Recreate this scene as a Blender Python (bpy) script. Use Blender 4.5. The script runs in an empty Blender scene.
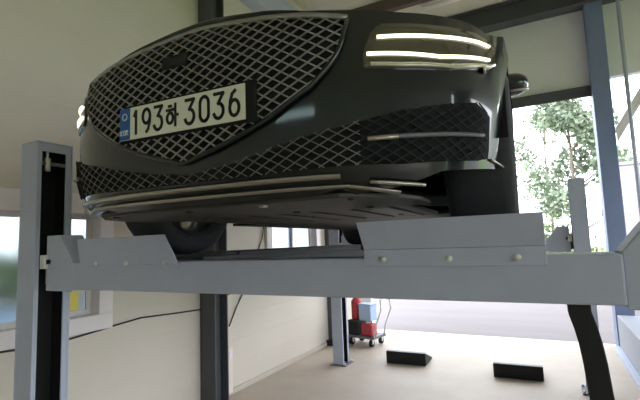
import bpy, bmesh, math, random, bisect
from math import sin, cos, pi, radians, sqrt, hypot, atan2
from mathutils import Vector, Matrix
random.seed(4)
S = bpy.context.scene
COL = S.collection

# ------------------------------------------------------------------ camera
CAM_H = 1.77
YAW, PITCH, ROLL = radians(27.5), radians(5.75), radians(2.06)
f0 = Vector((-sin(YAW)*cos(PITCH), cos(YAW)*cos(PITCH), sin(PITCH)))
r0 = Vector((cos(YAW), sin(YAW), 0)); u0 = r0.cross(f0)
cr = cos(ROLL)*r0 - sin(ROLL)*u0; cu = sin(ROLL)*r0 + cos(ROLL)*u0
cam_d = bpy.data.cameras.new('camera'); cam = bpy.data.objects.new('camera', cam_d); COL.objects.link(cam)
cam_d.sensor_width = 36; cam_d.lens = 427/640*36; cam_d.clip_start = .05; cam_d.clip_end = 500
cam.matrix_world = Matrix(((cr.x, cu.x, -f0.x, 0), (cr.y, cu.y, -f0.y, 0), (cr.z, cu.z, -f0.z, CAM_H), (0, 0, 0, 1)))
S.camera = cam

# ------------------------------------------------------------------ world, exposure
w = bpy.data.worlds.new('overcast_sky'); S.world = w; w.use_nodes = True
nt = w.node_tree; bg = nt.nodes['Background']
bg.inputs[0].default_value = (0.91, 0.965, 1.04, 1); bg.inputs[1].default_value = 5.2
S.view_settings.view_transform = 'Standard'; S.view_settings.look = 'None'
S.view_settings.gamma = 1; S.view_settings.use_curve_mapping = False
S.view_settings.exposure = 0.23
S.cycles.max_bounces = 10; S.cycles.diffuse_bounces = 7; S.cycles.transparent_max_bounces = 12
S.cycles.use_denoising = True
S.cycles.caustics_reflective = False; S.cycles.caustics_refractive = False

# ------------------------------------------------------------------ materials
def srgb(r, g, b):
    def c(v):
        v /= 255
        return v/12.92 if v <= .04045 else ((v+.055)/1.055)**2.4
    return (c(r), c(g), c(b), 1)
MATS = {}
def mat(name, col, rough=.5, metal=0, noise=0, nscale=8, bump=0, bscale=40, coat=0, emit=None, estr=0, stretch=None, spec=.5, col2=None):
    m = bpy.data.materials.new(name); m.use_nodes = True; MATS[name] = m
    n, l = m.node_tree.nodes, m.node_tree.links
    b = n['Principled BSDF']
    b.inputs['Base Color'].default_value = col; b.inputs['Roughness'].default_value = rough
    b.inputs['Metallic'].default_value = metal; b.inputs['Coat Weight'].default_value = coat
    b.inputs['Coat Roughness'].default_value = .06
    b.inputs['Specular IOR Level'].default_value = spec
    tc = n.new('ShaderNodeTexCoord'); mp = n.new('ShaderNodeMapping'); l.new(tc.outputs['Object'], mp.inputs[0])
    if stretch: mp.inputs['Scale'].default_value = stretch
    if noise:
        t = n.new('ShaderNodeTexNoise'); t.inputs['Scale'].default_value = nscale; t.inputs['Detail'].default_value = 6
        t.inputs['Roughness'].default_value = .65
        l.new(mp.outputs[0], t.inputs['Vector'])
        r = n.new('ShaderNodeValToRGB'); r.color_ramp.elements[0].position = .3; r.color_ramp.elements[1].position = .7
        c2 = col2 or tuple(v*(1-noise) for v in col[:3])+(1,)
        r.color_ramp.elements[0].color = c2; r.color_ramp.elements[1].color = col
        l.new(t.outputs['Fac'], r.inputs[0]); l.new(r.outputs[0], b.inputs['Base Color'])
    if bump:
        t2 = n.new('ShaderNodeTexNoise'); t2.inputs['Scale'].default_value = bscale; t2.inputs['Detail'].default_value = 4
        l.new(mp.outputs[0], t2.inputs['Vector'])
        bp = n.new('ShaderNodeBump'); bp.inputs['Strength'].default_value = bump; bp.inputs['Distance'].default_value = .01
        l.new(t2.outputs['Fac'], bp.inputs['Height']); l.new(bp.outputs[0], b.inputs['Normal'])
    if emit:
        b.inputs['Emission Color'].default_value = emit; b.inputs['Emission Strength'].default_value = estr
    return m
M_STEEL = mat('grey_painted_steel', srgb(184, 191, 211), .55, noise=.10, nscale=5, bump=.05, bscale=60)
M_STEEL_D = mat('dark_grey_steel', srgb(104, 108, 115), .5, noise=.15, nscale=6)
M_DECK = mat('worn_dark_deck_paint', srgb(58, 60, 64), .6, noise=.25, nscale=10)
M_COLUMN = mat('flare_blue_column', srgb(122, 136, 170), .5, noise=.12, nscale=4)  # blue light and lens flare put into the column's base colour
M_DARKBEAM = mat('dark_roof_steel', srgb(78, 80, 86), .6, noise=.15, nscale=4)
M_BLACK = mat('black_rubber', srgb(24, 24, 26), .75, noise=.25, nscale=14, bump=.1, bscale=50)
M_BLACKHOLE = mat('matt_black', srgb(9, 9, 10), .9, noise=.2)
M_BOLT = mat('zinc_bolt', srgb(225, 225, 222), .45, metal=.2, noise=.1)
M_PAINT = mat('black_car_paint', srgb(16, 25, 27), .28, noise=.05, nscale=3, coat=1, spec=.15)
M_MESHC = mat('dark_chrome', srgb(165, 165, 160), .33, metal=.85, noise=.12, nscale=20)
M_MESHD = mat('darkened_chrome', srgb(120, 120, 116), .4, metal=.8, noise=.12, nscale=20)
M_CHROME = mat('satin_chrome', srgb(172, 167, 158), .28, metal=.9, noise=.08, nscale=20)
M_PLASTIC = mat('black_trim_plastic', srgb(30, 31, 33), .45, noise=.2, nscale=15)
M_INTAKE = mat('matt_intake_plastic', srgb(44, 46, 52), .8, noise=.2, nscale=15, spec=.2)
M_TRAY = mat('undertray_plastic', srgb(62, 57, 54), .6, noise=.3, nscale=9, bump=.15, bscale=20)
M_GLASS = mat('dark_car_glass', srgb(16, 20, 22), .06, noise=.05, coat=1)
M_LAMPHOUSE = mat('olive_glow_lens', srgb(66, 64, 46), .18, noise=.15, nscale=12, coat=1)  # dark olive lens, its tint also carrying the light bars' glow
M_REFLECTOR = mat('lamp_reflector', srgb(200, 198, 175), .3, metal=.6, noise=.35, nscale=30)
M_LED = mat('lit_lamp_bar', srgb(255, 250, 225), .4, emit=(1, .97, .74, 1), estr=1.5, noise=.01)
M_LEDOLIVE = mat('lamp_glow_band', srgb(120, 118, 70), .3, noise=.2, nscale=20, coat=1)
M_TYRE = mat('tyre_rubber', srgb(52, 52, 56), .8, noise=.2, nscale=20, bump=.2, bscale=60)
M_ALLOY = mat('alloy_rim', srgb(170, 172, 176), .3, metal=.9, noise=.08)
M_PLATE = mat('plate_cream', srgb(222, 224, 205), .45, noise=.04)
M_PLATEBLUE = mat('plate_blue', srgb(40, 92, 160), .4, noise=.1, nscale=30)
M_INK = mat('plate_ink', srgb(22, 24, 24), .6, noise=.1)
M_WHITEINK = mat('plate_pale_ink', srgb(200, 215, 230), .5, noise=.05)
M_FLOOR = mat('beige_concrete_floor', srgb(190, 176, 161), .55, noise=.16, nscale=1.6, bump=.06, bscale=25)
M_ROAD = mat('pale_concrete_yard', srgb(112, 105, 106), .8, noise=.16, nscale=.7, bump=.1, bscale=12, stretch=(.5, 2.5, 1))
M_GRASS = mat('grass_verge', srgb(120, 150, 80), .9, noise=.3, nscale=3)
M_CEIL = mat('cream_ceiling', srgb(216, 209, 196), .7, noise=.05, nscale=2)
M_WINFRAME = mat('white_window_frame', srgb(232, 226, 228), .45, noise=.04)
M_RED = mat('red_enamel', srgb(190, 62, 72), .45, noise=.12)
M_LBLUE = mat('light_blue_plastic', srgb(175, 200, 230), .5, noise=.06)
M_PALE = mat('pale_plastic', srgb(226, 218, 205), .55, noise=.05)
M_LEAF = mat('tree_leaves', srgb(146, 158, 134), .7, noise=.4, nscale=2)
M_HEDGE = mat('hedge_leaves', srgb(118, 136, 84), .7, noise=.45, nscale=3)
M_BARK = mat('bark', srgb(130, 118, 105), .9, noise=.3)
M_PALE2 = mat('cream_skirting', srgb(196, 188, 174), .6, noise=.1)
M_NEIGH = mat('pale_rendered_wall', srgb(196, 186, 192), .8, noise=.06, nscale=1.5)
M_LOWWALL = mat('grey_white_painted_block', srgb(150, 154, 164), .6, noise=.08, nscale=3)
M_YELLOW = mat('yellow_plastic', srgb(226, 205, 90), .5, noise=.05)
M_TUBE = mat('lamp_tube', srgb(250, 248, 240), .4, noise=.01)
M_CABLE = mat('black_cable', srgb(40, 38, 36), .6, noise=.1)

def wall_mat(name, col, axis, pitch=.30):
    m = mat(name, col, .55, noise=.05, nscale=1.5)
    n, l = m.node_tree.nodes, m.node_tree.links
    b = n['Principled BSDF']
    tc = n.new('ShaderNodeTexCoord'); sp = n.new('ShaderNodeSeparateXYZ'); l.new(tc.outputs['Object'], sp.inputs[0])
    mu = n.new('ShaderNodeMath'); mu.operation = 'MULTIPLY'; mu.inputs[1].default_value = 1/pitch; l.new(sp.outputs[axis], mu.inputs[0])
    fr = n.new('ShaderNodeMath'); fr.operation = 'FRACT'; l.new(mu.outputs[0], fr.inputs[0])
    rp = n.new('ShaderNodeValToRGB'); e = rp.color_ramp.elements
    e[0].position = 0; e[0].color = (0, 0, 0, 1); e[1].position = .07; e[1].color = (1, 1, 1, 1)
    l.new(fr.outputs[0], rp.inputs[0])
    bp = n.new('ShaderNodeBump'); bp.inputs['Strength'].default_value = .18; bp.inputs['Distance'].default_value = .01
    l.new(rp.outputs[0], bp.inputs['Height']); l.new(bp.outputs[0], b.inputs['Normal'])
    return m
M_WALL = wall_mat('cream_ribbed_panel', srgb(212, 204, 191), 2)
M_WALLB = wall_mat('grey_cream_ribbed_panel', srgb(226, 228, 228), 2, .35)
# window glass
m = bpy.data.materials.new('pale_window_glass'); m.use_nodes = True; n, l = m.node_tree.nodes, m.node_tree.links
b = n['Principled BSDF']; b.inputs['Base Color'].default_value = (.25, .285, .288, 1); b.inputs['Transmission Weight'].default_value = 1
b.inputs['Roughness'].default_value = .4; b.inputs['IOR'].default_value = 1.05
M_PANE = m
M_PANE2 = m.copy(); M_PANE2.name = 'glint_window_glass'; M_PANE2.node_tree.nodes['Principled BSDF'].inputs['Base Color'].default_value = (.55, .72, .66, 1); M_PANE2.node_tree.nodes['Principled BSDF'].inputs['Roughness'].default_value = .1

# ------------------------------------------------------------------ mesh builder
class MB:
    def __init__(s): s.v = []; s.f = []; s.sm = []
    def add(s, vs, fs, smooth=False):
        o = len(s.v); s.v += [tuple(p) for p in vs]; s.f += [[i+o for i in f] for f in fs]; s.sm += [smooth]*len(fs); return s
    def box(s, x0, x1, y0, y1, z0, z1):
        v = [(x, y, z) for z in (z0, z1) for y in (y0, y1) for x in (x0, x1)]
        return s.add(v, [[0, 2, 3, 1], [4, 5, 7, 6], [0, 1, 5, 4], [2, 6, 7, 3], [0, 4, 6, 2], [1, 3, 7, 5]])
    def prism(s, poly, d):   # poly: 3D points (planar), d: extrusion vector
        k = len(poly); a = [Vector(p) for p in poly]; d = Vector(d)
        v = a+[p+d for p in a]
        fs = [list(range(k))[::-1], list(range(k, 2*k))]+[[i, (i+1) % k, (i+1) % k+k, i+k] for i in range(k)]
        return s.add(v, fs)
    def tube(s, pts, r, n=8, caps=True, closed=False, flat=None):
        P = [Vector(p) for p in pts]; k = len(P); vs = []; up = Vector((0, 0, 1))
        prev = None
        for i, p in enumerate(P):
            if closed: t = P[(i+1) % k]-P[i-1]
            else: t = P[min(i+1, k-1)]-P[max(i-1, 0)]
            t.normalize()
            if prev is None:
                a = up if abs(t.z) < .9 else Vector((1, 0, 0))
                x = t.cross(a).normalized()
            else:
                x = (prev-t*prev.dot(t)).normalized()
            prev = x; y = t.cross(x)
            rr = r[i] if isinstance(r, (list, tuple)) else r
            for j in range(n):
                a = 2*pi*(j+.5)/n
                vs.append(p+x*cos(a)*rr+y*sin(a)*rr*(flat or 1))
        fs = []
        for i in range(k if closed else k-1):
            i2 = (i+1) % k
            for j in range(n): fs.append([i*n+j, i*n+(j+1) % n, i2*n+(j+1) % n, i2*n+j])
        if caps and not closed: fs += [list(range(n))[::-1], [(k-1)*n+j for j in range(n)]]
        return s.add(vs, fs, n > 5)
    def cyl(s, a, b_, r, n=16): return s.tube([a, b_], r, n)
    def lathe(s, prof, axis_o, axis='x', n=32):
        o = Vector(axis_o); k = len(prof); vs = []
        for i in range(n):
            a = 2*pi*i/n
            for (h, r) in prof:
                if axis == 'x': vs.append(o+Vector((h, r*cos(a), r*sin(a))))
                else: vs.append(o+Vector((r*cos(a), r*sin(a), h)))
        fs = [[i*k+j, ((i+1) % n)*k+j, ((i+1) % n)*k+j+1, i*k+j+1] for i in range(n) for j in range(k-1)]
        return s.add(vs, fs, True)
    def grid(s, rows, smooth=True, flip=False):
        k = len(rows[0]); vs = [p for r in rows for p in r]
        fs = []
        for i in range(len(rows)-1):
            for j in range(k-1):
                q = [i*k+j, i*k+j+1, (i+1)*k+j+1, (i+1)*k+j]
                fs.append(q[::-1] if flip else q)
        return s.add(vs, fs, smooth)
    def build(s, name, material, parent=None, bevel=0, fixn=True, auto=True):
        me = bpy.data.meshes.new(name); me.from_pydata(s.v, [], s.f); me.update()
        for p, q in zip(me.polygons, s.sm): p.use_smooth = q
        if fixn:
            bm = bmesh.new(); bm.from_mesh(me); bmesh.ops.recalc_face_normals(bm, faces=bm.faces); bm.to_mesh(me); bm.free()
        me.materials.append(material)
        o = bpy.data.objects.new(name, me); COL.objects.link(o)
        if parent: o.parent = parent
        if bevel:
            bv = o.modifiers.new('edge', 'BEVEL'); bv.width = bevel; bv.segments = 2; bv.limit_method = 'ANGLE'; bv.angle_limit = radians(40)
        return o
def tag(o, label, cat, group=None, kind=None):
    o['label'] = label; o['category'] = cat
    if group: o['group'] = group
    if kind: o['kind'] = kind
    return o
def thing(name, label, cat, loc=(0, 0, 0), rz=0, group=None):
    o = bpy.data.objects.new(name, None); COL.objects.link(o); o.location = loc; o.rotation_euler = (0, 0, rz)
    o.empty_display_size = .1
    return tag(o, label, cat, group)
def struct(o): o['kind'] = 'structure'; return o
def copy_tree(o, parent=None):
    c = o.copy(); COL.objects.link(c)
    if parent: c.parent = parent
    for ch in list(o.children): copy_tree(ch, c)
    return c
def B(x0, x1, y0, y1, z0, z1): return MB().box(x0, x1, y0, y1, z0, z1)

# ------------------------------------------------------------------ setting
XL, YB, ZC = -3.5, 8.2, 5.9
XR, YF = 6.5, -5.0
struct(B(XL-.2, XR+.2, YF, YB+.15, -.15, 0).build('floor', M_FLOOR))
struct(B(-60, 60, YB+.15, 16.5, -.25, -.05).build('ground_yard', M_ROAD))
g = MB().box(-60, 60, 16.5, 70, -.25, -.04); g.box(XR+.2, 60, YF-30, YB+.15, -.25, -.05)
struct(g.build('ground_verge', M_GRASS))
struct(B(-60, XL-.2, YF-30, YB+.15, -.25, -.05).build('ground_side_yard', mat('blue_grey_paving', srgb(120, 138, 158), .8, noise=.12, nscale=.8)))
struct(B(XL-.2, XR+.2, YF-30, YF, -.25, -.05).build('ground_forecourt', M_ROAD))
# left wall with two window openings
WZ0, WZ1 = 1.09, 2.26
WIN = [(.95, 2.58), (5.0, 6.62)]
wl = MB()
wl.box(XL-.15, XL, YF, YB+.15, 0, WZ0); wl.box(XL-.15, XL, YF, YB+.15, WZ1, ZC)
yy = [YF, WIN[0][0], WIN[0][1], WIN[1][0], WIN[1][1], YB+.15]
for a, c in ((0, 1), (2, 3), (4, 5)): wl.box(XL-.15, XL, yy[a], yy[c], WZ0, WZ1)
struct(wl.build('wall_left', M_WALL))
# back wall
OX0, OX1, OZ = -3.2, .86, 4.12
wb = MB()
wb.box(XL, XR, YB, YB+.15, 4.3, ZC); wb.box(XL, OX1, YB, YB+.15, OZ, 4.3); wb.box(XL, OX0, YB, YB+.15, 0, OZ); wb.box(4.6, XR, YB, YB+.15, 0, 4.3)
struct(wb.build('wall_back', M_WALLB))
wr = MB(); wr.box(XR, XR+.15, YF, YB+.15, 3.9, ZC); wr.box(XR, XR+.15, YF, 2.2, 3.0, 3.9); wr.box(XR, XR+.15, YF, -4.2, 0, 3.0); wr.box(XR, XR+.15, .6, 2.2, 0, 3.0)
struct(wr.build('wall_right', M_WALLB))
wf = MB(); wf.box(XL, XR, YF-.15, YF, 0, 3.84); wf.box(XL, XR, YF-.15, YF, 4.10, ZC); wf.box(XL, -2.3, YF-.15, YF, 3.84, 4.10); wf.box(-.1, XR, YF-.15, YF, 3.84, 4.10)
struct(wf.build('wall_front', M_WALLB))
w3 = MB(); w3.box(-2.3, -.1, YF-.1, YF+.01, 3.84, 3.88); w3.box(-2.3, -.1, YF-.1, YF+.01, 4.06, 4.10); w3.box(-2.3, -2.26, YF-.1, YF+.01, 3.88, 4.06); w3.box(-.14, -.1, YF-.1, YF+.01, 3.88, 4.06)
w3 = struct(w3.build('window_3', M_WINFRAME, bevel=.004))  # unseen window, added for the highlight it reflects in the bumper
B(-2.26, -.14, YF-.05, YF-.045, 3.88, 4.06).build('window_pane', M_PANE2, w3)
struct(B(XL-.2, XR+.2, YF-.2, YB+.2, ZC, ZC+.15).build('ceiling', M_CEIL))
# door header, trims
struct(MB().box(OX0-.05, OX1, YB-.06, YB, 4.02, 4.20).build('trim_1', M_DARKBEAM, bevel=.006))
# I-section columns
def icol(name, x0, x1, y0, y1, z1, m, flange_y=True, t=.018, z0=0):
    c = MB()
    if flange_y:
        c.box(x0, x1, y0, y0+t, z0, z1); c.box(x0, x1, y1-t, y1, z0, z1); c.box((x0+x1)/2-t/2, (x0+x1)/2+t/2, y0+t, y1-t, z0, z1)
    else:
        c.box(x0, x0+t, y0, y1, z0, z1); c.box(x1-t, x1, y0, y1, z0, z1); c.box(x0+t, x1-t, (y0+y1)/2-t/2, (y0+y1)/2+t/2, z0, z1)
    return struct(c.build(name, m, bevel=.003))
icol('trim_2', XL+.005, XL+.22, 3.70, 3.92, 5.15, M_DARKBEAM)
icol('trim_3', XL+.005, XL+.20, 6.85, 7.08, 5.15, M_DARKBEAM)
struct(B(XL+.005, XL+.32, 6.75, 7.18, 0.002, .09).build('trim_4', M_BLACK, bevel=.008))
struct(B(.86, 1.11, YB-.22, YB+.12, 0, ZC-.35).build('trim_5', M_COLUMN, bevel=.012))
struct(B(XL+.005, XL+.2, YF+.2, YB-.3, 5.15, 5.58).build('trim_6', M_STEEL, bevel=.006))
struct(MB().box(XL+.2, XR, YB-.20, YB-.185, 5.54, 5.86).box(XL+.2, XR, YB-.3, YB-.02, 5.52, 5.54).box(XL+.2, XR, YB-.3, YB-.02, 5.86, 5.88).build('trim_7', M_DARKBEAM))
for i, y in enumerate((1.5, 4.2, 6.75)):
    struct(B(XL+.2, XR, y, y+.12, 5.70, 5.895).build('trim_%d' % (8+i), mat('rust_brown_steel_%d' % i, srgb(96, 84, 76), .6, noise=.2)))
# pole, brace and low partition on the right
struct(MB().cyl((1.24, 7.5, 0), (1.24, 7.5, ZC), .028, 14).build('trim_11', M_STEEL))
struct(MB().prism([(1.115, 7.93, 3.40), (1.115, 7.93, 3.16), (1.82, 7.93, 4.30), (1.67, 7.93, 4.30)], (0, .05, 0)).build('trim_12', M_WINFRAME, bevel=.006))  # frame white puts the overexposed glare into the brace's colour
struct(MB().box(.87, 1.75, 3.9, 7.9, 0, .53).build('trim_13', M_LOWWALL, bevel=.012))
struct(MB().box(.80, .87, 3.9, 7.9, 0, .07).build('baseboard_right', M_STEEL, bevel=.006))
struct(B(XL, XL+.03, 4.0, 6.74, 0, .06).build('baseboard_left', M_PALE2, bevel=.004))

# windows
def window(idx, y0, y1, mull):
    fr = MB(); x0, x1 = XL-.12, XL+.035
    o = .0
    t = .135
    fr.box(x0, x1, y0, y1, WZ0, WZ0+t); fr.box(x0, x1, y0, y1, WZ1-t-.03, WZ1); fr.box(x0, x1, y0, y0+t, WZ0+t, WZ1-t-.03); fr.box(x0, x1, y1-t, y1, WZ0+t, WZ1-t-.03)
    root = struct(fr.build('window_%d' % idx, M_WINFRAME, bevel=.006))
    ya, yb, za, zb = y0+t, y1-t, WZ0+t, WZ1-t-.03
    for (a, c, dx) in ((ya, mull+.03, .0), (mull-.03, yb, -.035)):
        sash = MB(); q = .045; X0, X1 = XL-.075+dx, XL-.045+dx
        sash.box(X0, X1, a, c, za, za+q); sash.box(X0, X1, a, c, zb-q, zb); sash.box(X0, X1, a, a+q, za+q, zb-q); sash.box(X0, X1, c-q, c, za+q, zb-q)
        so = sash.build('window_sash', M_WINFRAME, root, bevel=.004)
        B(X0+.012, X0+.018, a+q, c-q, za+q, zb-q).build('window_pane', M_PANE, so)
    return root
window(1, *WIN[0], 1.92)
window(2, *WIN[1], 5.82)

# ------------------------------------------------------------------ car lift
def post(name, label, x_out, sgn, yc_, base_z=0, h=2.40):
    """C-channel column, open side towards +sgn*x; x_out is its outer face."""
    t = thing(name, label, 'lift post', (x_out+sgn*.09, yc_, 0), 0, 'posts of the car lift')
    c = MB(); W_, D_ = .165, .205; th = .012
    X = lambda v: sgn*(v-.09)
    def bx(a, b_, y0, y1, z0, z1, m_=None): (m_ or c).box(min(X(a), X(b_)), max(X(a), X(b_)), y0, y1, z0, z1)
    bx(0, th, -D_/2, D_/2, .015, h)
    bx(th, W_, -D_/2, -D_/2+th, .015, h); bx(th, W_, D_/2-th, D_/2, .015, h)
    bx(W_-th, W_, -D_/2+th, -D_/2+.026, .015, h); bx(W_-th, W_, D_/2-.042, D_/2-th, .015, h)
    bx(W_-th, W_, -D_/2+.026, D_/2-.042, h-.05, h)
    c.build('channel', M_STEEL, t, bevel=.003)
    ln = MB(); bx(th, th+.008, -D_/2+th, D_/2-th, .016, h-.002, ln); bx(th+.008, W_-th-.001, -D_/2+th, -D_/2+th+.006, .016, h-.002, ln); bx(th+.008, W_-th-.001, D_/2-th-.006, D_/2-th, .016, h-.002, ln)
    lo_ = ln.build('channel_lining', M_BLACK, t); lo_['label'] = 'black inside of the channel'  # black sheets over the inner faces of the channel
    B(-.125, .125, -.14, .14, 0, .015).build('base_plate', M_STEEL_D, t, bevel=.003)
    cap = MB(); cap.box(min(X(0), X(.165)), max(X(0), X(.165)), -.1025, .1025, h, h+.008); cap.build('top_plate', M_STEEL, t, bevel=.003)
    q = MB(); q.box(min(X(.13), X(.150)), max(X(.13), X(.150)), -.08, .08, h-.125, h-.107)
    q.build('crossbar', M_STEEL_D, t)
    rod = MB(); rod.cyl((X(.140), -.035, h-.160), (X(.140), -.035, h-.02), .007, 10); rod.cyl((X(.140), -.035, h-.160), (X(.140), -.035, h-.085), .017, 6)
    rod.build('tension_rod', M_BOLT, t)
    cb = MB(); cb.cyl((X(.05), -.035, .03), (X(.05), -.035, h-.13), .006, 8); cb.build('lifting_cable', M_CABLE, t)
    for dx in (-.105, .105):
        for dy in (-.12, .12):
            MB().cyl((dx, dy, .015), (dx, dy, .04), .014, 6).build('anchor_bolt', M_BOLT, t)
    return t
BY0, BY1 = 1.39, 1.55
post('lift_post', 'grey channel lift post at the left front, slotted face open, beside the white window', -2.66, 1, 1.470)
post('lift_post', 'grey lift post at the right end of the near crossbeam, at the frame edge', .615, -1, 1.475)
post('lift_post', 'slim grey lift post far back on the left, standing near the red cart', -2.87, 1, 5.85)
post('lift_post', 'grey lift post far back on the right, seen against the trees beside the blue-grey column', .45, -1, 5.80)

def crossbeam(label, xa, xb, y0, y1, z0=1.575, z1=1.713):
    cx = (xa+xb)/2; t = thing('lift_crossbeam', label, 'crossbeam', (cx, (y0+y1)/2, z0), 0, 'crossbeams of the car lift')
    h = z1-z0; d = (y1-y0)/2; L = (xb-xa)/2
    B(-L, L, -d, d, 0, h).build('beam', M_STEEL, t, bevel=.006)
    for sg in (-1, 1):
        P = [(sg*L, -d+.012, -.012), (sg*(L+.235), -d+.012, -.012), (sg*(L+.235), -d+.012, h+.15), (sg*(L+.115), -d+.012, h+.15), (sg*L, -d+.012, h+.005)]
        cobj = MB().prism(P, (0, 2*d-.03, 0)).build('carriage', M_STEEL, t, bevel=.004)
        sb = MB().box(sg*(L+.235)-.022, sg*(L+.235)+.022, -d-.012, -d+.012, h-.03, h+.045)
        gd = MB().box(min(sg*(L+.235), sg*(L+.285)), max(sg*(L+.235), sg*(L+.285)), -d+.036, d-.05, .02, h+.05).build('guide', M_STEEL_D, cobj)
        s2 = sb.build('slider_block', M_BOLT, cobj, bevel=.004)
        MB().cyl((sg*(L+.205), -d+.014, h+.008), (sg*(L+.205), -d-.002, h+.008), .013, 8).build('bolt', M_BLACK, cobj)
    return t
crossbeam('long grey steel crossbeam of the lift spanning the picture in front of the car', -2.21, .18, BY0, BY1)
crossbeam('far grey crossbeam at the back of the lift, glimpsed under the car', -2.44, .02, 5.76, 5.92)

def runway(label, x0, x1, chamfer, bolts):
    dx = -.17
    t = thing('lift_runway', label, 'lift runway', ((x0+x1)/2, BY1, 1.575), radians(2.2), 'runways of the car lift')
    w2 = (x1-x0)/2; L = 4.19
    d = MB(); d.box(-w2, w2, .012, L, .128, .150)
    d.box(-w2, -w2+.02, .012, L, .005, .128); d.box(w2-.02, w2, .012, L, .005, .128)
    d.box(-w2, -w2+.02, .30, L, .150, .165); d.box(w2-.02, w2, .30, L, .150, .165)
    d.build('deck', M_DECK, t, bevel=.004)
    return t
ra = runway('left steel runway carrying the left wheels of the car', -2.04, -1.46, True, 3)
rb = runway('right steel runway carrying the right wheels of the car', -.60, -.02, False, 3)
def stop_plate(rt, wx0, wx1, ztop, lean, cham_r, bolts, zfl=1.74):
    # bent stop plate in the runway's own frame
    inv = Matrix.Translation(rt.location) @ Matrix.Rotation(rt.rotation_euler.z, 4, 'Z'); inv = inv.inverted()
    T = lambda p: inv @ Vector(p)
    th = .009; yf = BY0-.003
    fl = [(wx0, yf, 1.684), (wx1, yf, 1.684), (wx1, yf, zfl), (wx0, yf, zfl)]
    m1 = MB()
    m1.prism([T(p) for p in fl], inv.to_3x3() @ Vector((0, -th, 0)))
    if cham_r:
        up = [(wx0+.01, yf, zfl), (wx1, yf, zfl), (wx1-.012, yf-lean*.4, zfl+.03), (wx1-.07, yf-lean, ztop), (wx0+.0, yf-lean, ztop)]
    else:
        up = [(wx0, yf, zfl), (wx1, yf, zfl), (wx1, yf-lean, ztop), (wx0, yf-lean, ztop)]
    m1.prism([T(p) for p in up], inv.to_3x3() @ Vector((0, -th, .001)))
    so = m1.build('wheel_stop', M_STEEL, rt, bevel=.002)
    so['label'] = 'bent grey stop plate bolted to the crossbeam'
    for bxp in bolts:
        MB().cyl(T((bxp, yf-th, 1.708)), T((bxp, yf-th-.008, 1.708)), .011, 8).build('stop_bolt', M_BOLT, so)
stop_plate(ra, -2.12, -1.43, 1.832, .015, True, (-1.98, -1.76, -1.51), zfl=1.70)
stop_plate(rb, -.555, 0.0, 1.833, .06, False, (-.485, -.27, -.075))
# dark chock on the inner edge of the right runway
ck = MB().prism([(-.66, 1.60, 1.735), (-.66, 1.78, 1.735), (-.66, 1.70, 1.84), (-.66, 1.62, 1.84)], (.09, 0, 0))
tag(ck.build('wheel_chock', M_BLACK, bevel=.008), 'small black rubber chock on the inner edge of the right runway', 'wheel chock')

# curved black cable carrier under the right end of the crossbeam
cc = thing('cable_carrier', 'curved black cable carrier hanging down from the right end of the near crossbeam', 'cable carrier', (.06, 1.47, 1.575))
path = [(.0105, 0, -.001), (.0115, 0, -.03), (.022, 0, -.07), (.031, 0, -.115), (.038, 0, -.17), (.043, 0, -.23), (.048, 0, -.30), (.055, 0, -.45), (.062, 0, -.7), (.072, 0, -1.0), (.085, 0, -1.3), (.10, 0, -1.50), (.13, 0, -1.566)]
bd = MB()
for sgn in (1,):
    L_, R_ = [], []
    for i, p in enumerate(path):
        a = Vector(path[max(i-1, 0)]); c = Vector(path[min(i+1, len(path)-1)]); t_ = (c-a).normalized(); nrm = Vector((-t_.z, 0, t_.x))*.029
        p = Vector(p); L_.append(p-nrm); R_.append(p+nrm)
    rows = []
    for a, c in zip(L_, R_):
        rows.append([a+Vector((0, -.03, 0)), c+Vector((0, -.03, 0)), c+Vector((0, .03, 0)), a+Vector((0, .03, 0)), a+Vector((0, -.03, 0))])
    bd.grid(rows, smooth=False); bd.add(rows[0][:4], [[0, 1, 2, 3]]); bd.add(rows[-1][:4], [[3, 2, 1, 0]])
bd.build('carrier_band', M_BLACK, cc, bevel=.004)

# ------------------------------------------------------------------ car
NOSE = (-.946, .95, 1.735); CARYAW = radians(3.4)
car = thing('car', 'black saloon car with a diamond mesh grille raised on the lift', 'car', NOSE, CARYAW)
car.scale = (.965, 1, 1)
HW, D, LEN = .9625, .75, 4.995
def planY(x):
    s = min(abs(x)/HW, 1); return D*(1-(1-s**3.4)**.5)
xs = [HW*(1-(1-i/400)**2.2) for i in range(401)]
TAB = [(0, 0, 0)]
for i in range(1, 401):
    x = xs[i]; y = planY(x); a, c, d_ = TAB[-1]; TAB.append((x, y, d_+hypot(x-a, y-c)))
TS = [t[2] for t in TAB]; SMAX = TS[-1]
def plan(s):
    a = abs(s)
    if a >= SMAX: x, y = HW, D+(a-SMAX); nx, ny = 1, 0
    else:
        i = max(1, min(400, bisect.bisect_left(TS, a))); t0, t1 = TAB[i-1], TAB[i]; f = (a-t0[2])/(t1[2]-t0[2])
        x = t0[0]+f*(t1[0]-t0[0]); y = t0[1]+f*(t1[1]-t0[1])
        j0 = max(0, i-4); j1 = min(400, i+3); tx = TAB[j1][0]-TAB[j0][0]; ty = TAB[j1][1]-TAB[j0][1]
        if a < .02: tx, ty = 1, 0
        l_ = hypot(tx, ty); nx, ny = ty/l_, -tx/l_
    if s < 0: x = -x; nx = -nx
    return x, y, nx, ny
def lerp(tb, v):
    if v <= tb[0][0]: return tb[0][1]
    for (a, b_), (c, d_) in zip(tb, tb[1:]):
        if v <= c: return b_+(d_-b_)*(v-a)/(c-a)
    return tb[-1][1]
OF = [(.13, .10), (.17, .05), (.22, .02), (.30, .0), (.45, .0), (.58, .012), (.68, .035), (.76, .075), (.82, .14)]
OS = [(.13, .09), (.2, .05), (.3, .025), (.45, .005), (.62, 0), (.75, .012), (.9, .05), (1.0, .09)]
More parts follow.
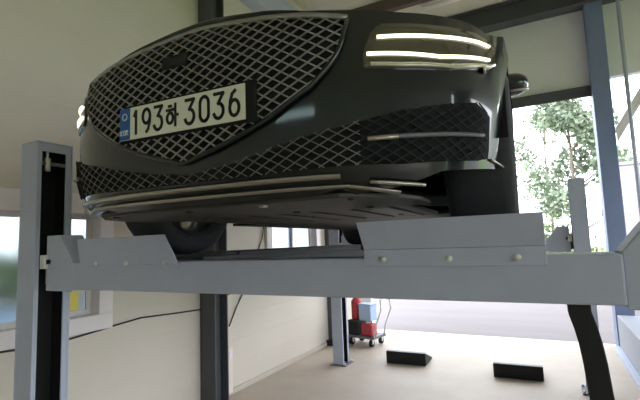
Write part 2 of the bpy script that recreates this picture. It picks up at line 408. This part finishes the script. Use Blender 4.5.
def offs(z, ny):
    k = ny*ny; return k*lerp(OF, z)+(1-k)*lerp(OS, z)
def surf(s, z, o=0):
    x, y, nx, ny = plan(s); k = o-offs(z, ny); return Vector((x+nx*k, y+ny*k, z))

WY = (.85, 3.86); WR = .35; WZ = .35; AR = .385
T_FRONT = [(0, .768), (.107, .758), (.265, .738), (.404, .712), (.56, .688), (.7, .676), (.85, .680), (.97, .684), (1.06, .676), (1.15, .70), (1.3, .755), (SMAX, .80)]
T_SIDE = [(.75, .80), (1.4, .89), (2.5, .93), (4.0, .97), (4.6, .98), (4.995, .985)]
B_FRONT = [(0, .165), (.55, .165), (.70, .185), (.82, .225), (1.1, .25), (1.3, .25), (SMAX, .26)]
# path of right half
PATH = []
for i in range(61):
    s = SMAX*(i/60); x, y, nx, ny = plan(s); PATH.append((x, y, nx, ny, lerp(T_FRONT, s), lerp(B_FRONT, s)))
def bottom(y, base):
    for wy in WY:
        if abs(y-wy) < AR: return max(base, WZ+sqrt(AR*AR-(y-wy)**2))
    return base
PATH = [(x, y, nx, ny, t, bottom(y, b_) if x > .8 else b_) for x, y, nx, ny, t, b_ in PATH]
ys = [D+.0001]
for wy in WY:
    ys += [wy+AR*cos(a) for a in [pi*k/28 for k in range(29)]] + [wy-AR-.001, wy+AR+.001]
ys += [1.24+.12*k for k in range(19)]+[4.26, 4.3]
ys = sorted(y for y in set(round(q, 4) for q in ys) if D < y <= 4.31)
for y in ys: PATH.append((HW, y, 1, 0, lerp(T_SIDE, y), bottom(y, .2)))
RD = LEN-4.32
for i in range(0, 41):
    x = HW*(1-(i/40)**1.8); yv = LEN-RD*(1-(1-min(1, x/HW)**3.2)**.5)
    e = 1e-3; x2 = max(0, x-e); y2 = LEN-RD*(1-(1-min(1, x2/HW)**3.2)**.5)
    tx, ty = x2-x, y2-yv; l_ = hypot(tx, ty) or 1
    nx, ny = (ty/l_, -tx/l_) if l_ != 1 else (0, 1)
    PATH.append((x, yv, abs(nx), abs(ny), lerp(T_SIDE, yv), .24))
NZ = 22
def wcol(p, sg):
    x, y, nx, ny, t, b_ = p; out = []
    for k in range(NZ+1):
        z = b_+(t-b_)*k/NZ; d_ = -offs(z, ny); out.append((sg*(x+nx*d_), y+ny*d_, z))
    return out
body = MB()
RC = [wcol(p, 1) for p in PATH]; LC = [wcol(p, -1) for p in PATH]
body.grid(LC[::-1][:-1]+RC)
# rear deck cap (from windscreen base to tail); bonnet is its own part
def cap_row(i, crown):
    a, c = Vector(LC[i][-1]), Vector(RC[i][-1]); out = []
    for k in range(25):
        u = k/24; p = a.lerp(c, u); v = 2*u-1; p.z += crown*(1-abs(v)**2.6); out.append(tuple(p))
    return out
def crown(y): return min(.085, .02+.10*y) if y < 1.2 else .085
CI = [i for i in range(1, len(PATH))]
iy = next(i for i in CI if PATH[i][1] > 1.36)
body.grid([cap_row(i, crown(PATH[i][1])) for i in range(iy, len(PATH)-1)])
body.build('body_shell', M_PAINT, car)
hood = MB(); hood.grid([cap_row(i, crown(PATH[i][1])*min(1, PATH[i][1]/.12+.15)) for i in range(1, iy+1)])
ho = hood.build('bonnet', M_PAINT, car)
sl = ho.modifiers.new('t', 'SOLIDIFY'); sl.thickness = .012; sl.offset = -1

# panels on the nose
def sym(tb): return lambda s: lerp(tb, abs(s))
def panel(s0, s1, lo, hi, o1, o0=-.01, ns=60, nz=8):
    m_ = MB(); F_, rows = [], []
    for i in range(ns+1):
        s = s0+(s1-s0)*i/ns; a, c = lo(s), hi(s)
        rows.append([surf(s, a, o0)]+[surf(s, a+(c-a)*k/nz, o1) for k in range(nz+1)]+[surf(s, c, o0)])
    m_.grid(rows, smooth=True)
    m_.add(rows[0], [list(range(len(rows[0])))]); m_.add(rows[-1], [list(range(len(rows[-1])))[::-1]])
    return m_
CR_LO = sym([(0, .288), (.11, .316), (.2, .344), (.3, .383), (.43, .458), (.5, .532), (.528, .6), (.54, .652)])
CR_HI = sym([(0, .737), (.107, .727), (.265, .706), (.404, .682), (.54, .655)])
gb = panel(-.537, .537, CR_LO, CR_HI, .006, ns=90, nz=12).build('grille_backing', M_BLACKHOLE, car)
def mesh_bars(m_, s0, s1, lo, hi, cw, ch, o, r, phase=0):
    k = ch/cw; zmin, zmax = .15, .80
    for sg in (1, -1):
        c0 = -2.0
        n_ = int(4.0/ch)
        for q in range(n_):
            c = c0+q*ch+phase; run = []
            N = 220
            for i in range(N+1):
                s = s0+(s1-s0)*i/N; z = c+sg*k*s
                if lo(s)-.002 <= z <= hi(s)+.002: run.append(surf(s, z, o))
                else:
                    if len(run) > 2: m_.tube(thin(run), r, 4)
                    run = []
            if len(run) > 2: m_.tube(thin(run), r, 4)
def thin(r): return r if len(r) < 7 else r[:-1:4]+[r[-1]]
gm = MB(); mesh_bars(gm, -.535, .535, CR_LO, CR_HI, .053, .032, .016, .0029)
gm.build('grille_mesh', M_MESHC, gb)
# crest surround
N = 60
edge = [surf(-.54+1.08*i/N, CR_HI(-.54+1.08*i/N), .012) for i in range(N+1)]
edge2 = [surf(.54-1.08*i/N, CR_LO(.54-1.08*i/N), .012) for i in range(N+1)]
MB().tube(edge, .009, 8).build('grille_top_trim', M_MESHC, gb)
MB().tube(edge2, .008, 8).build('grille_surround', M_PAINT, gb)
# bonnet lip above the grille is black body paint
# radar cover
panel(-.105, .0, lambda s: .602, lambda s: .648, .021, .0, 10, 3).build('radar_cover', M_BLACK, gb)

# lower intake (bow-tie)
IN_LO = sym([(0, .232), (.27, .231), (.51, .240), (.68, .240), (.97, .262), (1.09, .285)])
IN_HI = sym([(0, .252), (.177, .272), (.314, .300), (.404, .321), (.515, .343), (.68, .384), (.95, .430), (1.03, .40)])
ib = panel(-1.03, 1.03, IN_LO, IN_HI, .005, ns=110, nz=6).build('lower_intake', M_BLACKHOLE, car)
im = MB(); mesh_bars(im, -1.0, 1.0, IN_LO, IN_HI, .050, .027, .012, .0024)
im.build('intake_mesh', M_INTAKE, ib); im2 = None
cm = MB(); mesh_bars(cm, -.56, .56, IN_LO, IN_HI, .050, .027, .0135, .0020)
cm.build('intake_mesh', M_MESHD, ib)
for sg in (-1, 1):
    pts = [surf(sg*(.58+.39*i/14), .302+.031*i/14, .018) for i in range(15)]
    MB().tube(pts, .0065, 6).build('intake_blade', M_STEEL_D, ib)
    MB().tube(pts[:4], .0075, 6).build('blade_tip', M_CHROME, ib)
    MB().tube([surf(sg*(1.05+.12*i/6), .272-.010*i/6, .006) for i in range(7)], .004, 6).build('corner_glint', M_CHROME, car)  # chrome tube added as the highlight on the bumper corner edge
    pts = [surf(sg*(.585+.17*i/8), .194-.010*i/8, .016) for i in range(9)]
    MB().tube(pts, .0075, 6, flat=.8).build('lip_blade', M_CHROME, car)
# lip trims
pts = [surf(-.80+1.29*i/40 if False else -.52+1.04*i/40, .211, .010) for i in range(41)]
panel(-.82, .50, lambda s: .206, lambda s: .217, .016, ns=50, nz=2).build('lip_trim', M_CHROME, car)
panel(-.68, .68, lambda s: .182-.02*max(0, abs(s)-.52)/.16, lambda s: .189-.02*max(0, abs(s)-.52)/.16, .016, ns=60, nz=2).build('splitter_trim', M_CHROME, car)

# head lamps
def lamp(sg):
    L0, L1 = .580, 1.085
    lo = lambda s: lerp([(.58, .503), (.69, .502), (.85, .512), (1.04, .552), (1.085, .575)], abs(s))
    hi = lambda s: lerp([(.58, .545), (.60, .600), (.632, .634), (.82, .642), (.98, .653), (1.05, .648), (1.085, .63)], abs(s))
    ln = panel(sg*L0, sg*L1, lo, hi, .006, ns=40, nz=6).build('headlamp', M_LAMPHOUSE, car)
    up = [(sg*(.622+.415*i/24), lerp([(.62, .590), (.818, .604), (.98, .621), (1.06, .623)], .622+.415*i/24)) for i in range(25)]
    dn = [(sg*(.590+.44*i/24), lerp([(.586, .541), (.811, .543), (.97, .568), (1.05, .580)], .590+.44*i/24)) for i in range(25)]
    for q in (up, dn): MB().tube([surf(s, z, .010) for s, z in q], .0056, 8, flat=.9).build('light_bar', M_LED, ln)
    panel(sg*.60, sg*1.045, lambda s: lo(s)+.004, lambda s: lo(s)+.014, .010, ns=24, nz=2).build('reflector', M_REFLECTOR, ln)
    MB().lathe([(-.004, .0), (-.004, .012), (.004, .012), (.004, 0)], surf(sg*1.0, .540, .008), 'x', 12).build('reflector_lens', M_REFLECTOR, ln)
lamp(1); lamp(-1)

# number plate
PY = surf(0, .46).y-.022
pl_ = MB().box(-.252, .272, PY-.002, PY+.02, .378, .500).build('plate_holder', M_BLACKHOLE, car, bevel=.005)
PX0, PX1, PZ0, PZ1 = -.262, .240, .386, .491
pp = MB().box(PX0, PX1, PY-.006, PY-.002, PZ0, PZ1).build('number_plate', M_PLATE, pl_, bevel=.0015)
bs = MB().box(PX0+.001, PX0+.046, PY-.0075, PY-.006, PZ0+.001, PZ1-.001).build('number_plate_band', M_PLATEBLUE, pl_)
def strokes(m_, items, x, z, sx, sz, wd):
    for line in items:
        for (a, c) in zip(line, line[1:]):
            p = Vector((x+a[0]*sx, z+a[1]*sz)); q = Vector((x+c[0]*sx, z+c[1]*sz)); d_ = (q-p)
            if d_.length < 1e-6: continue
            d_.normalize(); nn = Vector((-d_.y, d_.x))*wd/2; e = d_*wd*.35
            P = [p-e-nn, q+e-nn, q+e+nn, p-e+nn]
            m_.prism([(v.x, PY-.006, v.y) for v in P], (0, -.0015, 0))
def arc(cx, cz, rx, rz, a0, a1, n=12): return [(cx+rx*cos(radians(a0+(a1-a0)*i/n)), cz+rz*sin(radians(a0+(a1-a0)*i/n))) for i in range(n+1)]
GL = {'1': [[(.2, .80), (.5, 1), (.5, 0)]],
      '9': [arc(.5, .69, .42, .31, 0, 360, 20), [(.92, .69), (.88, .4), (.72, .12), (.5, 0)]],
      '3': [[(.06, 1), (.9, 1), (.42, .60)], arc(.44, .30, .46, .30, 90, -160, 14)],
      '0': [arc(.5, .72, .42, .28, 0, 180, 10)+[(.08, .28)]+arc(.5, .28, .42, .28, 180, 360, 10)+[(.92, .72)]],
      '6': [arc(.5, .31, .42, .31, 0, 360, 20), [(.08, .31), (.14, .6), (.32, .88), (.6, 1)]],
      '하': [[(.22, 1.0), (.42, 1.0)], [(.02, .80), (.62, .80)], arc(.32, .38, .26, .27, 0, 360, 18), [(.80, 1.08), (.80, -.05)], [(.80, .50), (1.02, .50)]]}
tx = MB(); xcur = PX0+.060
CH = .073; ZB = PZ0+.016
for ch, wch, gap in (('1', .027, .014), ('9', .037, .015), ('3', .037, .015), ('하', .046, .030), ('3', .0385, .0165), ('0', .0385, .0165), ('3', .0385, .0165), ('6', .0385, .0)):
    strokes(tx, GL[ch], xcur, ZB if ch != '하' else ZB+.006, wch, CH if ch != '하' else CH*.82, .0098 if ch != '하' else .0085); xcur += wch+gap
tx.build('number_plate_text', M_INK, pl_)
kr = MB()
PYs = PY; PY = PYs-.0015
xk = PX0+.006
for g_ in ([[(0, 0), (0, 1)], [(.9, 1), (0, .45), (.9, 0)]], [arc(.5, .5, .5, .5, 0, 360, 10)], [[(0, 0), (0, 1), (.7, .95), (.8, .7), (.1, .5), (.9, 0)]]):
    strokes(kr, g_, xk, PZ0+.016, .009, .015, .0028); xk += .0125
kr.build('number_plate_lettering', M_WHITEINK, bs)
ke = MB(); strokes(ke, [arc(.5, .5, .5, .5, 0, 360, 18)], PX0+.014, PZ0+.066, .020, .020, .004); ke.build('number_plate_emblem', M_WHITEINK, bs)
PY = PYs

# undertray
tr = MB()
tr.prism([(-.48, .075, .156), (.48, .075, .156), (.62, .20, .156), (.66, .34, .156), (.66, .50, .156), (-.66, .50, .156), (-.66, .34, .156), (-.62, .20, .156)], (0, 0, .014))
tr.box(-.56, .56, .50, 1.28, .165, .178); tr.box(-.80, .80, 1.30, 3.40, .165, .180); tr.box(-.56, .56, 3.40, 4.9, .2, .22)
for i in range(7): tr.box(-.52+i*.165, -.50+i*.165, .50, 1.26, .158, .166)
to = tr.build('undertray', M_TRAY, car, bevel=.004)
for (x, y) in ((-.45, .12), (-.1, .12), (.2, .12), (.5, .12), (-.3, .44), (.15, .44), (.45, .44), (0, .9), (-.35, .9), (.4, 1.1)):
    MB().cyl((x, y, .158 if y < .5 else .166), (x, y, .150 if y < .5 else .160), .014, 10).build('undertray_clip', M_CHROME if (x, y) == (.2, .12) else M_PLASTIC, to)
# suspension arms
for sg in (-1, 1):
    MB().tube([(sg*.40, .78, .24), (sg*.60, .82, .20), (sg*.70, .85, .19)], [.03, .028, .022], 8).build('suspension_arm', M_STEEL_D, car)
# wheel arches liners
for wy in WY:
    for sg in (-1, 1):
        rows = []
        for k in range(25):
            a = pi*k/24-.0; c, s_ = cos(a), sin(a)
            rows.append([(sg*.585, wy+AR*c, WZ+AR*s_), (sg*.93, wy+AR*c, WZ+AR*s_)])
        m_ = MB(); m_.grid(rows)
        m_.add([(sg*.585, wy+AR*cos(pi*k/24), WZ+AR*sin(pi*k/24)) for k in range(25)], [list(range(25))])
        lo_ = m_.build('wheel_arch_liner', M_BLACKHOLE, car)
# wheels
def wheel(wy, sg):
    c = Vector((sg*.825, wy, WZ)); w_ = .122
    pr = [(-w_*.72, .235), (-w_*.98, .27), (-w_, .31), (-w_*.86, .338), (-w_*.6, .347), (0, .35), (w_*.6, .347), (w_*.86, .338), (w_, .31), (w_*.98, .27), (w_*.72, .235)]
    tm = MB().lathe(pr, c, 'x', 48)
    for zt in (-.06, 0, .06): pass
    o = tm.build('wheel', M_TYRE, car)
    r = MB().lathe([(-w_*.75, .238), (-w_*.6, .215), (0, .205), (w_*.62, .218), (w_*.78, .238)], c, 'x', 40)
    for k in range(10):
        a = 2*pi*k/10; d_ = Vector((0, cos(a), sin(a))); n_ = Vector((0, -sin(a), cos(a)))
        P = [c+Vector((sg*.06, 0, 0))+d_*.04+n_*.016, c+Vector((sg*.06, 0, 0))+d_*.04-n_*.016, c+Vector((sg*.075, 0, 0))+d_*.222-n_*.022, c+Vector((sg*.075, 0, 0))+d_*.222+n_*.022]
        r.prism(P, (sg*.02, 0, 0))
    r.cyl(c+Vector((sg*.05, 0, 0)), c+Vector((sg*.09, 0, 0)), .055, 20)
    r.build('rim', M_ALLOY, o)
    MB().cyl(c+Vector((sg*-.01, 0, 0)), c+Vector((sg*.015, 0, 0)), .17, 28).build('brake_disc', M_STEEL_D, o)
for wy in WY:
    for sg in (-1, 1): wheel(wy, sg)
# cabin
def cab(th, v):
    # loop: base and roof superellipses
    c, s_ = cos(th), sin(th); e = .55
    f = lambda q: math.copysign(abs(q)**e, q)
    bx_, by_, byc, bz = .80, 1.55, 2.86, .965
    rx_, ry_, ryc, rz_ = .56, .72, 2.82, 1.435
    k = v; kk = k**1.15
    X = (bx_+(rx_-bx_)*kk)*f(c); Y = byc+(ryc-byc)*k+(by_+(ry_-by_)*k)*f(s_)
    return Vector((X, Y, bz-.04+(rz_-bz+.04)*k))
cb = MB(); NT = 72
rows = [[cab(2*pi*i/NT, v/8) for i in range(NT+1)] for v in range(9)]
cb.grid(rows)
for q in range(1, 7):
    k = 1-q/6
    rows2 = []
    for kk in (1-(q-1)/6, k):
        row = []
        for i in range(NT+1):
            p = cab(2*pi*i/NT, 1); c0 = Vector((0, 2.82, p.z)); r_ = c0.lerp(p, kk); r_.z += .035*(1-kk*kk); row.append(r_)
        rows2.append(row)
    cb.grid(rows2)
cb.build('cabin', M_PAINT, car)
def cabglass(name, a0, a1, v0, v1):
    m_ = MB(); R_ = []
    for j in range(9):
        v = v0+(v1-v0)*j/8; row = []
        for i in range(17):
            th = radians(a0+(a1-a0)*i/16); p = cab(th, v); c0 = Vector((0, 2.85, p.z)); d_ = (p-c0).normalized(); row.append(p+d_*.006+Vector((0, 0, .002)))
        R_.append(row)
    m_.grid(R_); o = m_.build(name, M_GLASS, car); q = o.modifiers.new('t', 'SOLIDIFY'); q.thickness = .004; return o
cabglass('windscreen', 225, 315, .10, .95)
cabglass('rear_window', 45, 135, .12, .93)
for a0 in (-36, 2): cabglass('side_window', a0, a0+34, .14, .90)
for a0 in (144, 182): cabglass('side_window', a0, a0+34, .14, .90)
# mirrors
for sg in (-1, 1):
    mm = MB(); c = Vector((sg*.965, 1.70, .92))
    e = lambda q, p_: math.copysign(abs(q)**p_, q)
    rows = []
    for i in range(15):
        t_ = -pi/2+pi*i/14
        rows.append([c+Vector((sg*(.105*e(sin(t_), .85)), .085*e(cos(t_), .75)*cos(2*pi*j/28)*(1 if cos(2*pi*j/28) < 0 else .5), .066*e(cos(t_), .75)*sin(2*pi*j/28))) for j in range(29)])
    mm.grid(rows); o = mm.build('door_mirror', M_PAINT, car)
    B(min(sg*.86, sg*.95), max(sg*.86, sg*.95), 1.70, 1.745, .862, .884).build('mirror_foot', M_PLASTIC, o, bevel=.005)
    rim = [c+Vector((sg*.10*cos(a), -.05*abs(sin(a))-.006, -.036-.012*abs(sin(a)))) for a in [pi+pi*k/10 for k in range(11)]]
    MB().tube(rim, .008, 6).build('mirror_trim', M_CHROME, o)
# handles + tail lamps (rear of the car)
for sg in (-1, 1):
    for y in (2.35, 3.35): B(min(sg*.945, sg*.968), max(sg*.945, sg*.968), y-.11, y+.11, .80, .825).build('door_handle', M_PAINT, car, bevel=.008)
    for z in (.80, .88): B(min(sg*.50, sg*.80), max(sg*.50, sg*.80), 4.72, 4.90, z, z+.03).build('tail_lamp', M_RED, car, bevel=.008)

# ------------------------------------------------------------------ floor things
def ramp(label, x, y):
    t = thing('approach_ramp', label, 'ramp', (x, y, 0), radians(2.2), 'black ramps behind the lift')
    MB().prism([(-.285, -.02, 0), (-.285, .42, 0), (-.285, .42, .02), (-.285, .02, .165), (-.285, -.02, .165)], (.57, 0, 0)).build('wedge', M_BLACK, t, bevel=.006)
    MB().box(-.28, .28, -.016, .05, .1655, .172).build('top_lip', M_STEEL_D, t, bevel=.002)
ramp('black wedge ramp on the floor, the one beside the red cart', -1.90, 6.14)
ramp('black wedge ramp on the floor, the one nearer the right-hand post', -.43, 6.0)

# cart by the doorway with what stands on it
hc = thing('hand_cart', 'low dark hand cart with a bent tube handle by the doorway', 'hand cart', (-2.88, 7.1, 0), radians(-12))
B(-.27, .27, -.2, .2, .13, .17).build('platform', M_STEEL_D, hc, bevel=.005)
for dx in (-.2, .2):
    for dy in (-.15, .15):
        MB().lathe([(-.02, .0), (-.02, .06), (.02, .06), (.02, 0)], (dx, dy, .062), 'x', 16).build('cart_wheel', M_BLACK, hc)
        MB().box(dx-.03, dx-.022, dy-.02, dy+.02, .05, .13).box(dx+.022, dx+.03, dy-.02, dy+.02, .05, .13).build('caster_fork', M_BOLT, hc)
MB().tube([(.26, -.16, .17), (.30, -.16, .35), (.42, -.16, .62), (.40, -.14, .78), (.40, .14, .78), (.42, .16, .62), (.30, .16, .35), (.26, .16, .17)], .013, 8).build('handle', M_BOLT, hc)
def on_cart(o, z): pass
RC_ = Matrix.Translation((-2.88, 7.1, 0)) @ Matrix.Rotation(radians(-12), 4, 'Z')
def place(o, p, rz=0): o.location = RC_ @ Vector(p); o.rotation_euler = (0, 0, radians(-12)+rz); return o
t = thing('tool_crate', 'black crate on the left of the cart', 'crate'); place(t, (-.16, -.05, .17))
MB().box(-.10, .10, -.13, .13, 0, .22).build('crate_body', M_BLACK, t, bevel=.012); MB().box(-.105, .105, -.135, .135, .22, .25).build('crate_lid', M_PLASTIC, t, bevel=.008)
t = thing('red_canister', 'tall red canister standing on the black crate', 'canister'); place(t, (-.16, -.03, .42))
MB().lathe([(0, 0), (0, .085), (.02, .095), (.30, .095), (.36, .06), (.38, .03), (.38, 0)], (0, 0, 0), 'z', 24).build('canister_body', M_RED, t)
MB().cyl((0, 0, .38), (0, 0, .43), .02, 12).build('canister_valve', M_BLACK, t)
t = thing('fuel_can', 'squat red can low on the cart under the pale blue box', 'can'); place(t, (.10, -.06, .17))
MB().box(-.11, .11, -.09, .09, 0, .20).build('can_body', M_RED, t, bevel=.025); MB().tube([(-.06, 0, .20), (-.06, 0, .235), (.06, 0, .235), (.06, 0, .20)], .009, 8).build('can_handle', M_BLACK, t)
t = thing('storage_box', 'pale blue plastic box on top of the squat red can', 'box'); place(t, (.08, -.05, .418))
MB().box(-.12, .12, -.1, .1, .004, .26).build('box_body', M_LBLUE, t, bevel=.012); MB().box(-.13, .13, -.11, .11, .26, .285).build('box_lid', M_LBLUE, t, bevel=.008)

# cables on the left wall
X_ = XL+.016
c1 = [(X_, 1.0, 1.05), (X_, 1.7, 1.08), (X_+.025, 2.0, 1.06), (X_+.025, 2.25, 1.075), (X_, 2.62, 1.10), (X_, 2.9, 1.12), (X_, 3.3, 1.095), (X_, 3.70, 1.075)]
tag(MB().tube(c1, .008, 8).build('power_cable', M_CABLE), 'black cable sagging along the cream wall below the near window', 'cable')
def lw(px, py): return None
c2 = [(X_, 4.18, .80), (X_, 4.32, 1.0), (X_, 4.45, 1.16), (X_, 4.6, 1.45), (X_, 4.75, 1.62), (X_, 4.9, 1.85), (X_, 4.97, 2.1), (X_, 4.98, 2.6)]
tag(MB().tube(c2, .008, 8).build('power_cable', M_CABLE), 'dark cable running slantwise up the wall behind the I-section column', 'cable')
c3 = [(X_+.03, 4.0, 1.17), (X_+.03, 4.4, 1.22), (X_+.03, 4.8, 1.26)]
tag(MB().tube(c3, .007, 8).build('power_cable', M_CABLE), 'short level cable crossing the slanting cable beyond the column', 'cable')
pb = thing('wall_conduit', 'pale upright conduit box on the wall foot just beyond the column', 'conduit', (XL+.045, 4.12, .05))
MB().box(-.04, .04, -.04, .04, 0, .52).build('conduit_body', M_PALE, pb, bevel=.006); MB().box(.041, .048, -.025, .025, .40, .48).build('conduit_cover', M_WINFRAME, pb, bevel=.003)

# ceiling lamps
def clamp(label, x, y):
    t = thing('ceiling_lamp', label, 'ceiling lamp', (x, y, ZC), 0, 'tube lamps under the ceiling')
    MB().box(-.6, .6, -.07, .07, -.06, -.001).build('lamp_body', M_WINFRAME, t, bevel=.006)
    for dy in (-.035, .035): MB().cyl((-.58, dy, -.085), (.58, dy, -.085), .018, 12).build('lamp_tube', M_TUBE, t)
clamp('white twin tube ceiling lamp above the front of the raised car', -1.0, 7.25)
clamp('white twin tube ceiling lamp above the blue-grey column', 1.35, 7.25)

# ------------------------------------------------------------------ outside
def leaf_cloud(m_, centres, n_, size, rnd):
    for _ in range(n_):
        c, R_ = rnd.choice(centres)
        while True:
            p = Vector((rnd.uniform(-1, 1), rnd.uniform(-1, 1), rnd.uniform(-1, 1)))
            if p.length < 1: break
        p = Vector(c)+p*R_
        a = Vector((rnd.uniform(-1, 1), rnd.uniform(-1, 1), rnd.uniform(-1, 1))).normalized(); b_ = a.cross(Vector((rnd.uniform(-1, 1), rnd.uniform(-1, 1), rnd.uniform(-1, 1)))).normalized()
        s_ = size*rnd.uniform(.6, 1.3)
        m_.add([p-a*s_, p-b_*s_*.55, p+a*s_, p+b_*s_*.55], [[0, 1, 2, 3]])
def tree(label, x, y, h, spread, n_, seed, size=.12):
    rnd = random.Random(seed)
    t = thing('tree', label, 'tree', (x, y, -.05), 0, 'trees beyond the yard')
    tk = MB(); tk.tube([(0, 0, 0), (.05, 0, h*.35), (-.04, .03, h*.65), (0, 0, h*.95)], [.11, .085, .055, .02], 8)
    cs = []
    for k in range(11):
        a = rnd.uniform(0, 2*pi); z0 = h*rnd.uniform(.25, .8); r_ = spread*rnd.uniform(.5, 1)*(1.15-z0/h*.6)
        e = (r_*cos(a), r_*sin(a), z0+h*rnd.uniform(.08, .18))
        tk.tube([(0, 0, z0), (e[0]*.5, e[1]*.5, (z0+e[2])/2+.05), e], [.045, .03, .012], 6); cs.append((e, spread*rnd.uniform(.28, .5)))
    cs.append(((0, 0, h*.95), spread*.4))
    tk.build('trunk', M_BARK, t)
    lf = MB(); leaf_cloud(lf, cs, n_, size, rnd); lf.build('foliage', M_LEAF, t, fixn=False)
tree('airy young green tree standing just left of the blue-grey column', 1.25, 20.5, 7.2, 1.8, 4200, 3, .13)
tree('taller thin tree farther out behind the airy young tree', .4, 27, 9.0, 2.0, 1500, 8)
tree('green tree beyond the yard hidden mostly behind the car', -4.5, 23, 7.5, 2.2, 2200, 5)
tree('broad green tree beyond the yard farthest to the left', -10, 24, 8, 2.6, 2200, 9)
def bush(label, x, y, w_, h, seed, rot=0):
    rnd = random.Random(seed)
    t = thing('bush', label, 'bush', (x, y, -.05), rot, 'bushes beyond the yard')
    cs = [((rnd.uniform(-w_, w_), rnd.uniform(-.4, .4), h*rnd.uniform(.25, .75)), h*.32) for _ in range(9)]
    m_ = MB(); leaf_cloud(m_, cs, 1500, .09, rnd); m_.build('foliage', M_HEDGE, t, fixn=False)
    st = MB()
    for c, r_ in cs: st.tube([(c[0]*.3, c[1]*.3, 0), c], [.03, .01], 5)
    st.build('stems', M_BARK, t)
bush('yellow-green bush at the yard edge below the airy tree', .5, 17.6, 1.0, 2.6, 11)
bush('green bush at the yard edge left of the yellow-green one', -3.6, 17.8, 1.3, 2.0, 12)
def hedge(label, x, y0, y1, h, seed):
    rnd = random.Random(seed); L = y1-y0
    t = thing('hedge', label, 'hedge', (x, (y0+y1)/2, -.05))
    cs = [((rnd.uniform(-.3, .3), rnd.uniform(-L/2, L/2), h*rnd.uniform(.3, .8)), h*.3) for _ in range(int(L*3))]
    m_ = MB(); leaf_cloud(m_, cs, 4200, .15, rnd); m_.build('foliage', M_HEDGE, t, fixn=False)
    st = MB()
    for k in range(int(L)): st.tube([(0, -L/2+.5+k, 0), (.05, -L/2+.5+k, h*.8)], [.04, .015], 5)
    st.build('stems', M_BARK, t)
hedge('dark green hedge far outside the left-hand windows', -16, 3, 18, 2.5, 13)
nb = thing('neighbour_wall', 'pale rendered boundary wall seen through the bay right of the column', 'wall', (4.6, 13.5, -.05))
B(-2.9, 3.5, -.1, .1, 0, 3.55).build('wall_panel', M_NEIGH, nb, bevel=.01); B(-2.95, 3.55, -.14, .14, 3.55, 3.63).build('coping', M_NEIGH, nb, bevel=.01)
t = thing('yellow_crate', 'yellow crate outside behind the lower glass of the near window', 'crate', (-4.15, 2.42, 1.02))
MB().box(-.2, .2, -.16, .16, 0, .36).build('crate_body', M_YELLOW, t, bevel=.02); MB().box(-.21, .21, -.17, .17, .36, .39).build('crate_rim', M_YELLOW, t, bevel=.008)
t = thing('outdoor_shelf', 'low grey stand outside the near window carrying the yellow crate', 'stand', (-4.15, 2.42, -.05))
MB().box(-.3, .3, -.45, .45, 1.03, 1.068).build('stand_top', M_STEEL, t, bevel=.005)
for dx in (-.26, .26):
    for dy in (-.41, .41): MB().box(dx-.02, dx+.02, dy-.02, dy+.02, 0, 1.03).build('leg', M_STEEL, t)
